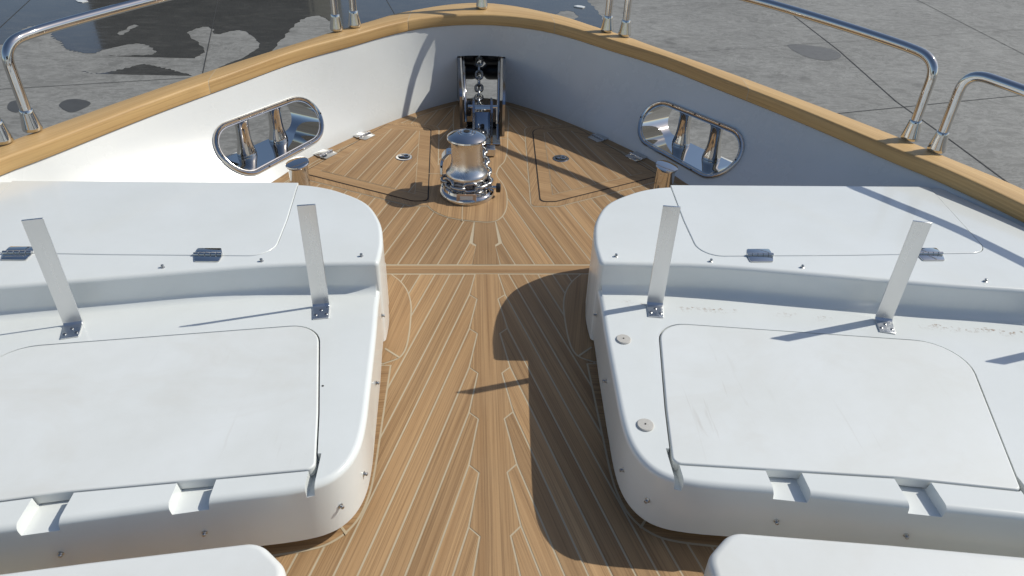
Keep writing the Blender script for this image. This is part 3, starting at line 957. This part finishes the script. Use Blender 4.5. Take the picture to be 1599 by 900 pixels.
def seat(sx):
    lab = ('white moulded sunbed base left of the walkway with two flat metal uprights' if sx < 0 else
           'white moulded sunbed base right of the walkway with two round grey caps')
    t = thing('sunbed_base', lab, 'sunbed base', (sx * 1.1, 1.9, 0), 'white moulded sunbed bases')
    low = spline(LOW[:13], 4) + [Vector(p) for p in LOW[13:]]
    low = [tuple(p) for p in low]
    upp = UPP
    body = obj('body', *mirror(prism(low, 0.045, ZL, 0.018, 5), sx), M['gel'], t)
    # soft cove where the backrest meets the seat
    line = [(x, y + .002) for x, y in STEP]
    line = spline(line, 5); r = 0.04; cv = []; cf = []; m = 0
    for i, p in enumerate(line):
        a = line[max(0, i - 1)]; b = line[min(len(line) - 1, i + 1)]
        d = (b - a).normalized(); n_ = Vector((d.y, -d.x))
        sec = [(-0.02, ZL - 0.02), (-0.02, ZL + r)]
        for k in range(6):
            q = math.pi / 2 * k / 5; sec.append((r - r * math.cos(q), ZL + r - r * math.sin(q)))
        sec.append((r, ZL - 0.02)); m = len(sec)
        cv += [(p.x + n_.x * s_, p.y + n_.y * s_, z_) for s_, z_ in sec]
    for i in range(len(line) - 1):
        for k in range(m): cf.append((i * m + k, i * m + (k + 1) % m, (i + 1) * m + (k + 1) % m, (i + 1) * m + k))
    cf.append(tuple(range(m))); cf.append(tuple(range((len(line) - 1) * m, len(line) * m)))
    boolean(body, [mirror(prism(upp, 0.012, ZT, 0.016, 5), sx), mirror((cv, cf), sx)], 'UNION')
    lid = fillet(LID, 8); ulid = fillet(ULID, 8)
    lid_c = dedupe(ccw(lid)); ulid_c = dedupe(ccw(ulid))
    cut = [mirror(prism(inset(lid_c, -0.0045), ZL - 0.028, ZL + 0.05), sx), mirror(prism(inset(ulid_c, -0.0022), ZT - 0.02, ZT + 0.05), sx)]
    def notch(x0, x1, yb, dz, dr=0.012):
        yf = 0.9
        V = [(x0 + dr * .4, yb, ZL - dz), (x1 - dr * .4, yb, ZL - dz), (x1 + dr, yb, ZL + .05), (x0 - dr, yb, ZL + .05),
             (x0 + dr * .4, yf, ZL - dz), (x1 - dr * .4, yf, ZL - dz), (x1 + dr, yf, ZL + .05), (x0 - dr, yf, ZL + .05)]
        return mirror((V, [(0, 1, 2, 3), (7, 6, 5, 4), (0, 4, 5, 1), (1, 5, 6, 2), (2, 6, 7, 3), (3, 7, 4, 0)]), sx)
    cut += [notch(.714, .806, 1.263, .033, .008), notch(1.049, 1.139, 1.232, .033, .008), notch(.464, .486, 1.34, .036, .004), notch(1.366, 1.386, 1.25, .036, .004)]
    boolean(body, cut)
    bv = body.modifiers.new('soften', 'BEVEL'); bv.width = 0.004; bv.segments = 2; bv.limit_method = 'ANGLE'; bv.angle_limit = R(50); bv.harden_normals = False
    finish(body, 45)
    # recessed plinth, shade under the overhang put into its dark colour
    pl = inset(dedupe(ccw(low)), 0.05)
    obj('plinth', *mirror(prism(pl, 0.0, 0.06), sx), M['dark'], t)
    obj('seat_lid', *mirror(prism(lid, ZL - 0.0275, ZL + 0.003, 0.0055, 4), sx), M['lid'], t, 40, wn_mod=True)
    ul = obj('locker_lid', *mirror(prism([(x, min(y, 2.709)) for x, y in ulid], ZT - 0.0195, ZT + 0.002, 0.004, 3), sx), M['gel'], t, 40, wn_mod=True)
    for hx, hy in ((.971, 2.146), (1.608, 2.155)):
        hinge(t, (sx * hx, hy), 1, 0.012 * sx, 0.098, 0.043, ZT + 0.001, 0.016, -sx if sx > 0 else 1)
    for x, y in ((.448, 2.146), (.782, 2.113), (1.098, 2.074), (1.714, 1.985)):
        stud(t, (sx * x, y - 0.004, ZT - 0.001), (0, 0, 1))
    for x, y, z in ((.3795, 2.03, .185), (.3685, 1.72, .15)):
        stud(t, (sx * x, y, z), (-sx, 0, 0))
    for x, y, ax in ((.366, 1.37, (-1, -.2)), (.414, 1.262, (-.75, -.65)), (.745, 1.187, (-.1, -1)), (1.075, 1.134, (-.13, -1)), (1.38, 1.086, (-.15, -1))):
        stud(t, (sx * x, y, .128), (sx * ax[0], ax[1], 0))
    if sx > 0:
        for x, y in ((.430, 1.813), (.424, 1.427)):
            V, F = lathe([(0.024, -0.002), (0.0245, 0.003), (0.022, 0.0055), (0.004, 0.006)], 28, (x, y, ZL))
            c = obj('round_cap', V, F, M['drain'], t, 35)
            V, F = lathe([(0.0026, 0), (0.0026, 0.0012)], 10, (x, y, ZL + 0.006)); obj('screw', V, F, M['gap'], c)
    else:
        V, F = lathe([(0.0035, 0), (0.0035, 0.0006)], 12, (-.504, 1.604, ZL)); obj('screw_hole', V, F, M['gap'], t)
    return t
seat(-1); seat(1)

# ------------------------------------------------------------------ flat metal uprights
def upright(x, y, deg, label):
    t = thing('metal_upright', label, 'bracket', (x, y, ZL), 'flat metal uprights on the sunbed bases')
    q = Matrix.Rotation(R(deg), 3, 'Z'); c = Vector((x, y, ZL))
    w, th, h, ft = 0.056, 0.006, 0.388, 0.078
    # one bent flat bar: foot, bend, blade
    prof = [(-ft, 0.0005), (-0.012, 0.0005), (-0.004, 0.002), (0.0, 0.006), (0.0015, 0.014), (0.0015, h)]
    out = [(-ft, th * .8), (-0.014, th * .8), (-0.0095, 0.0075), (-0.0055, 0.012), (-0.0045, 0.018), (-0.0045, h)]
    V = []; F = []; n = len(prof)
    for s in (-1, 1):
        for k in range(n): V.append(c + q @ Vector((s * w / 2 * (0.93 if k == 0 else 1), prof[k][0], prof[k][1])))
        for k in range(n): V.append(c + q @ Vector((s * w / 2 * (0.93 if k == 0 else 1), out[k][0], out[k][1])))
    m = 2 * n
    for k in range(n - 1):
        F += [(k, k + 1, m + k + 1, m + k), (n + k, m + n + k, m + n + k + 1, n + k + 1), (k, n + k, n + k + 1, k + 1), (m + k, m + k + 1, m + n + k + 1, m + n + k)]
    F += [(0, m, m + n, n), (n - 1, 2 * n - 1, m + 2 * n - 1, m + n - 1)]
    b = obj('blade', V, F, M['satin'], t, 25)
    bv = b.modifiers.new('soften', 'BEVEL'); bv.width = 0.0012; bv.segments = 2; bv.limit_method = 'ANGLE'; bv.angle_limit = R(50)
    for (a, d) in ((0, -0.033), (-0.017, -0.058), (0.017, -0.058)):
        p = c + q @ Vector((a, d, th * .8))
        V, F = lathe([(0.0058, 0), (0.0058, 0.0008), (0.004, 0.0022), (0.0008, 0.0026)], 14, p); s_ = obj('screw', V, F, M['galv'], t, 35)
        V, F = box(p + Vector((0, 0, 0.0027)), (0.006, 0.0012, 0.0008)); obj('slot', V, F, M['gap'], s_)
upright(-1.351, 1.911, 15, 'flat metal upright on the left sunbed base, farther from the walkway')
upright(-.577, 2.008, 9, 'flat metal upright on the left sunbed base, beside the walkway')
upright(.575, 2.010, -9, 'flat metal upright on the right sunbed base, beside the walkway')
upright(1.353, 1.915, -15, 'flat metal upright on the right sunbed base, in front of a hinge')
upright(2.02, 1.795, -15, 'flat metal upright beyond the right picture edge, only its shadow shows')

# ------------------------------------------------------------------ seat benches nearest the viewer
for sx in (-1, 1):
    o = fillet([(.478, .25, 0), (2.2, .1, 0), (2.2, .855, 0), (1.25, .985, .5), (.93, 1.028, .5), (.56, 1.072, .07), (.483, 1.0, .06)], 8)
    t = thing('bench_seat', 'white bench top at the bottom left corner' if sx < 0 else 'white bench top at the bottom right corner, blue-shaded inner side',
              'bench', (sx * 1.2, .6, 0), 'white bench tops nearest the viewer')
    obj('top', *mirror(prism(o, 0.18, 0.25, 0.02, 5), sx), M['bench'], t, 40, wn_mod=True)
    obj('base', *mirror(prism(inset(dedupe(ccw(o)), 0.012), 0.0, 0.182), sx), M['gel'], t, 40)

# ------------------------------------------------------------------ guard rails
TP = [(0, 4.846), (.40, 4.70), (.757, 4.435), (.852, 4.362), (1.15, 4.04), (1.44, 3.735), (1.665, 3.455), (1.86, 3.175), (1.935, 3.00), (2.00, 2.885), (2.12, 2.69), (2.30, 2.36), (2.48, 1.75), (2.58, .6)]
tp_full = spline([(-x, y) for x, y in TP[1:]][::-1] + TP, 12)
def zr(y): return 0.88 + 0.07 * (y - 3.9)
def zc(y): return zu(y) + 0.066
RT = 0.0215
def rail(label, p0, p1, mids=(), open_end=None):
    i0 = min(range(len(tp_full)), key=lambda i: (tp_full[i] - Vector(p0)).length)
    i1 = min(range(len(tp_full)), key=lambda i: (tp_full[i] - Vector(p1)).length)
    if i0 > i1: i0, i1 = i1, i0
    pl = tp_full[i0:i1 + 1]
    t = thing('guard_rail', label, 'railing', (pl[0].x, pl[0].y, zc(pl[0].y)), 'polished guard rails on the teak cap')
    top = [Vector((p.x, p.y, zr(p.y))) for p in pl]
    # corner bends
    def trim(pts, d):
        acc = 0
        for k in range(1, len(pts)):
            acc += (pts[k] - pts[k - 1]).length
            if acc > d: return pts[k:], (pts[k] - pts[k - 1]).normalized()
        return pts, Vector((0, 1, 0))
    rb = 0.085
    def bend(foot_xy, pts):
        rest, dr = trim(pts, rb)
        ztop = pts[0].z
        foot = Vector((foot_xy.x, foot_xy.y, zc(foot_xy.y)))
        c = [foot, Vector((foot.x, foot.y, ztop - rb - 0.10)), Vector((foot.x, foot.y, ztop - rb))]
        P0 = c[-1]; P1 = Vector((foot.x, foot.y, ztop)); P2 = rest[0]
        for k in range(1, 9):
            u = k / 9; c.append(P0 * (1 - u) ** 2 + P1 * 2 * u * (1 - u) + P2 * u * u)
        return c, rest
    path = top
    feet = []
    if open_end != 0:
        c, rest = bend(pl[0], path); path = c + rest; feet.append(pl[0])
    if open_end != 1:
        rev = path[::-1]; c, rest = bend(pl[-1], rev); path = (c + rest)[::-1]; feet.append(pl[-1])
    obj('tube', *tube(path, RT, 20), M['chrome'], t, 60)
    for mxy in mids:
        mxy = Vector(mxy); feet.append(mxy)
        obj('post', *tube([(mxy.x, mxy.y, zc(mxy.y)), (mxy.x, mxy.y, zr(mxy.y) - RT * .6)], RT * .95, 18), M['chrome'], t, 60)
    for f in feet:
        V, F = lathe([(0.037, 0), (0.039, 0.006), (0.038, 0.014), (0.0275, 0.075), (0.0265, 0.086), (0.0245, 0.089)], 28, (f.x, f.y, zc(f.y) - 0.002))
        obj('foot', V, F, M['chrome'], t, 40)
rail('long polished guard rail along the left teak cap, over the puddle', TP[3] and (-.852, 4.362), (-1.935, 3.0))
rail('polished guard rail round the tip of the bow with a middle post', (-.757, 4.435), (.757, 4.435), mids=((0.004, 4.846),))
rail('long polished guard rail along the right teak cap, over dry concrete', (.852, 4.362), (1.935, 3.0))
rail('polished guard rail running out of the right picture edge', (2.0, 2.885), (2.58, .6))
rail('polished guard rail post running out of the left picture edge', (-2.0, 2.885), (-2.58, .6))

# ------------------------------------------------------------------ fairleads in the bulwark
for sx in (-1, 1):
    C, tt, nh, wu = fl_frame(sx)
    t = thing('fairlead', 'oval polished fairlead in the sunlit left bulwark, two roller posts inside' if sx < 0 else
              'oval polished fairlead in the shaded right bulwark, two roller posts inside', 'fairlead', C, 'oval fairleads in the bulwark')
    nn = wu.cross(tt).normalized()
    if nn.dot(nh) > 0: nn = -nn                      # into the deck
    # rim: half-round section swept round the capsule
    o = capsule(FL_HALF, FL_R + 0.002, 18); n = len(o); V = []; F = []
    sec = [(-0.006, -0.008), (-0.004, 0.006), (0.002, 0.013), (0.010, 0.016), (0.017, 0.012), (0.021, 0.003), (0.021, -0.004)]
    m = len(sec)
    def on_wall(p):
        for _ in range(4):
            p = p + nh * ((wall_x(p.y, p.z) - abs(p.x)) * abs(nh.x))
        return p
    for (a, c) in o:
        d = Vector((a - max(-FL_HALF, min(FL_HALF, a)), c)); d.normalize()
        b0 = on_wall(C + tt * a + wu * c)
        for (s_, h) in sec: V.append(b0 + tt * (d.x * s_) + wu * (d.y * s_) + nn * (h + 0.002))
    for i in range(n):
        for k in range(m): F.append((i * m + k, i * m + (k + 1) % m, ((i + 1) % n) * m + (k + 1) % m, ((i + 1) % n) * m + k))
    rim = obj('rim', V, F, M['chrome'], t, 45)
    for (a, c) in ((-.15, FL_R + .010), (.02, FL_R + .010), (.18, FL_R + .010), (-.15, -FL_R - .010), (.02, -FL_R - .010), (.18, -FL_R - .010), (FL_HALF + FL_R + .01, 0.0), (-FL_HALF - FL_R - .01, 0.0)):
        V, F = lathe([(0.005, 0), (0.0045, 0.0018), (0.001, 0.0024)], 10, on_wall(C + tt * a + wu * c) + nn * 0.0175, nn); obj('screw', V, F, M['gap'], rim)
    # sleeve
    o = capsule(FL_HALF, FL_R - 0.002, 18); n = len(o)
    oi = capsule(FL_HALF, FL_R - 0.007, 18)
    D = 0.20
    V = [on_wall(C + tt * a + wu * c) + nn * 0.003 for a, c in o] + [C + tt * a + wu * c + nh * D for a, c in o] + [on_wall(C + tt * a + wu * c) + nn * 0.003 for a, c in oi] + [C + tt * a + wu * c + nh * D for a, c in oi]
    F = []
    for k in range(n):
        j = (k + 1) % n
        F += [(k, j, n + j, n + k), (2 * n + k, 3 * n + k, 3 * n + j, 2 * n + j), (k, 2 * n + k, 2 * n + j, j), (n + k, n + j, 3 * n + j, 3 * n + k)]
    obj('sleeve', V, F, M['chrome'], t, 40)
    hz = (FL_R - 0.007) * wu.z
    for a in (-.115, .115):
        b = C + tt * a + nh * 0.085; b.z = C.z - hz + nh.z
        H_ = 2 * hz
        prof = [(.055, .001), (.056, .010), (.053, .022), (.047, .045), (.041, .075), (.038, .11), (.0375, .15), (.040, .18), (.045, H_)]
        V, F = lathe([(r_ * .92, min(z_, H_)) for r_, z_ in prof], 30, b); obj('roller_post', V, F, M['chrome'], t, 50)

# ------------------------------------------------------------------ bollards
for sx in (-1, 1):
    bx, by = sx * .903, 3.235
    t = thing('bollard', 'polished round bollard behind the left sunbed base' if sx < 0 else 'polished round bollard behind the right sunbed base', 'bollard', (bx, by, 0), 'polished bollards')
    V, F = lathe([(.075, 0), (.075, .008), (.056, .013), (.047, .018), (.0465, .19), (.0465, .2)], 32, (bx, by, 0)); obj('stem', V, F, M['chrome'], t, 45)
    V, F = lathe([(.044, -.012), (.054, -.004), (.057, .004), (.0545, .009), (.046, .0105), (.02, .0115), (.002, .0117)], 36, (bx, by, .2), (sx * .10, -.10, 1)); obj('cap', V, F, M['chrome'], t, 40)

# ------------------------------------------------------------------ capstan
cx, cy = -.088, 3.35
t = thing('capstan', 'polished anchor capstan with turned drum in the middle of the foredeck', 'capstan', (cx, cy, 0))
V, F = lathe([(.140, .004), (.142, .016), (.138, .030), (.130, .036), (.122, .038), (.118, .05), (.11, .054)], 48, (cx, cy - .028, 0)); obj('base', V, F, M['chrome'], t, 40)
V, F = lathe([(.112, .05), (.114, .058), (.108, .064), (.092, .068), (.086, .076), (.09, .084), (.1, .09)], 48, (cx, cy, 0), lobes=6, amp=0.03); obj('chain_wheel', V, F, M['steel'], t, 45)
KZ = lambda P: [(r_, z_ if z_ < .1 else .1 + (z_ - .1) * 1.16) for r_, z_ in P]
dr = obj('drum', *lathe(KZ([(.095, .086), (.1045, .09), (.107, .096), (.107, .108), (.105, .115), (.101, .119), (.092, .130), (.084, .145), (.0795, .162), (.078, .18), (.0775, .225), (.078, .245), (.081, .256)]), 72, (cx, cy, 0), lobes=8, amp=0.004), M['drum'], t, 60)
cap = obj('drum_cap', *lathe(KZ([(.081, .255), (.096, .262), (.0985, .268), (.097, .274), (.088, .281), (.062, .290), (.045, .2935), (.044, .2925), (.041, .2925), (.040, .2945), (.033, .296), (.032, .295), (.029, .295), (.028, .297), (.018, .298)]), 64, (cx, cy, 0)), M['chrome'], t, 30)
V, F = lathe(KZ([(.016, .2975), (.016, .3)]), 20, (cx, cy, 0)); obj('socket', V, F, M['gap'], cap)
# chain guard standing on the port side of the base
gd = MB()
pth = [(cx - .125, cy + .02, .012), (cx - .130, cy + .03, .09), (cx - .127, cy + .05, .150), (cx - .100, cy + .085, .176), (cx - .06, cy + .10, .176)]
pth = spline(pth, 6)
for i in range(len(pth) - 1):
    pass
V = []; F = []
for p in pth:
    for dx, dy in ((-.007, -.030), (.007, -.030), (.007, .045), (-.007, .045)): V.append((p.x + dx, p.y + dy, p.z + (0.004 if dx < 0 else 0)))
for i in range(len(pth) - 1):
    for k in range(4): F.append((i * 4 + k, i * 4 + (k + 1) % 4, (i + 1) * 4 + (k + 1) % 4, (i + 1) * 4 + k))
F += [(0, 1, 2, 3), tuple(range((len(pth) - 1) * 4, len(pth) * 4))]
g = obj('chain_guard', V, F, M['chrome'], t, 40)
bv = g.modifiers.new('soften', 'BEVEL'); bv.width = 0.003; bv.segments = 2; bv.limit_method = 'ANGLE'
V, F = box((cx - .002, cy - .150, .040), (.098, .012, .034), Matrix.Rotation(R(-20), 3, 'X'), .002); np_ = obj('name_plate', V, F, M['plate'], t)
V, F = box((cx - .002, cy - .157, .0425), (.064, .002, .018), Matrix.Rotation(R(-20), 3, 'X')); obj('plate_panel', V, F, M['drain'], np_)
mb = MB(); mb.add(*tube([(cx + .10, cy - .05, .05), (cx + .165, cy - .055, .05)], .010, 12)); mb.obj('knob_stem', M['chrome'], t, 40)
V, F = lathe([(.020, 0), (.024, .003), (.024, .019), (.020, .023), (.004, .024)], 20, (cx + .148, cy - .055, .05), (1, -.05, 0)); obj('knob', V, F, M['black'], t, 40)

# ------------------------------------------------------------------ anchor chain
def link(c, d, roll, L=.088, Wd=.060, r=.0086):
    d = Vector(d).normalized(); s = d.orthogonal().normalized()
    s = Matrix.Rotation(roll, 3, d) @ s
    pts = []; h = L / 2 - Wd / 2; rr = Wd / 2 - r
    for k in range(7): a = -math.pi / 2 + math.pi * k / 6; pts.append(Vector(c) + d * (h + rr * math.cos(a)) + s * (rr * math.sin(a)))
    for k in range(7): a = math.pi / 2 + math.pi * k / 6; pts.append(Vector(c) + d * (-h + rr * math.cos(a)) + s * (rr * math.sin(a)))
    return tube(pts, r, 7, True)
cp = [(-.012, 5.02, .20), (-.012, 4.90, .285), (-.012, 4.82, .278), (-.014, 4.70, .215), (-.016, 4.52, .135), (-.018, 4.34, .115), (-.02, 4.16, .12), (-.02, 3.98, .10), (-.005, 3.72, .082), (.014, 3.46, .075)]
cp = spline(cp, 10)
ang = [a for a in range(20, -215, -1)]
cp += [Vector((cx + .108 * math.cos(R(a)), cy + .108 * math.sin(R(a)), .074)) for a in ang]
s = [0.0]
for i in range(1, len(cp)): s.append(s[-1] + (cp[i] - cp[i - 1]).length)
mb = MB(); pos = 0.0; kk = 0; j = 0
while pos < s[-1] - .03:
    while j < len(s) - 2 and s[j + 1] < pos: j += 1
    c = cp[j].lerp(cp[j + 1], (pos - s[j]) / max(1e-9, s[j + 1] - s[j])); d = cp[min(j + 2, len(cp) - 1)] - cp[max(0, j - 1)]
    mb.add(*link(c, d, R(45) + (math.pi / 2 if kk % 2 else 0)))
    pos += .061; kk += 1
tag(mb.obj('anchor_chain', M['galv'], None, 60), 'galvanised anchor chain running from the bow opening to the capstan', 'chain')

# ------------------------------------------------------------------ chain stopper
t = thing('chain_stopper', 'steel chain stopper with two upright cheeks, ahead of the capstan', 'chain stopper', (0, 4.08, 0))
V, F = box((0.005, 4.10, .012), (.20, .34, .012), None, .003); obj('base_plate', V, F, M['chrome'], t)
for x in (-.052, .052):
    o = [(3.90, .008), (4.24, .008), (4.24, .12), (4.10, .232), (4.02, .240), (3.94, .20), (3.90, .08)]
    V = [(x - .006, y, z) for y, z in o] + [(x + .006, y, z) for y, z in o]; n = len(o)
    obj('cheek', V, [(k, (k + 1) % n, n + (k + 1) % n, n + k) for k in range(n)] + [tuple(range(n)), tuple(range(n, 2 * n))], M['steel'], t)
rx = Matrix.Rotation(R(-24), 3, 'X')
pl = obj('pawl', *box((0, 3.965, .115), (.088, .012, .15), rx, .003), M['steel'], t, 30)
V, F = lathe([(.011, 0), (.011, .003)], 16, (0, 3.955, .117), (0, -1, .44)); obj('slot', V, F, M['gap'], pl)
V, F = box((0, 3.952, .105), (.020, .003, .042), rx, .0005); obj('slot', V, F, M['gap'], pl)
V, F = box((0, 4.0, .205), (.092, .03, .02), rx, .003); obj('bar', V, F, M['chrome'], t)
V, F = tube([(-.085, 4.05, .195), (.085, 4.05, .195)], .011, 14); obj('pin', V, F, M['chrome'], t, 40)
V, F = lathe([(.030, 0), (.045, .004), (.046, .028), (.030, .032)], 24, (-.098, 4.10, .165), (1, 0, 0)); obj('wheel', V, F, M['black'], t, 40)
V, F = tube([(.082, 4.05, .20), (.084, 4.03, .10)], .008, 12); obj('pin_handle', V, F, M['chrome'], t, 40)
V, F = box((.045, 3.80, .03), (.05, .06, .045), None, .004); obj('deck_block', V, F, M['satin'], t)

# ------------------------------------------------------------------ anchor chute and rollers
t = thing('anchor_chute', 'steel anchor chute with black rollers in the bow opening', 'anchor roller', (0, 4.6, 0))
for sx in (-1, 1):
    ylo = 4.075 if sx > 0 else 4.20
    o = [(ylo, .006), (4.70, .006), (4.74, -.02), (5.05, -.10), (5.05, .287), (4.66, .287), (ylo + .012, .215), (ylo, .20)]
    def px_(y, k): return sx * ((.118, .134)[k] + (.022 * max(0.0, min(1.0, (y - ylo) / .5))))
    V = [(px_(y, 0), y, z) for y, z in o] + [(px_(y, 1), y, z) for y, z in o]; n = len(o)
    obj('side_plate', V, [(k, (k + 1) % n, n + (k + 1) % n, n + k) for k in range(n)] + [tuple(range(n)), tuple(range(n, 2 * n))], M['steel'], t)
    obj('guide_bar', *tube([(sx * .100, 4.26, .02), (sx * .102, 4.30, .14), (sx * .116, 4.66, .26), (sx * .124, 4.86, .275)], .010, 12), M['chrome'], t, 50)
for yy, zz in ((4.88, .240), (4.915, .130)):
    V, F = lathe([(.05, -.122), (.058, -.116), (.059, -.06), (.055, -.04), (.028, -.012), (.026, 0), (.028, .012), (.055, .04), (.059, .06), (.058, .116), (.05, .122)], 28, (0, yy, zz), (1, 0, 0))
    obj('roller', V, F, M['black'], t, 40)
obj('axle', *tube([(-.14, 4.88, .237), (.14, 4.88, .237)], .012, 12), M['chrome'], t, 40)

# the helper key is not part of the scene description
for o in bpy.data.objects:
    if '_base' in o: del o['_base']
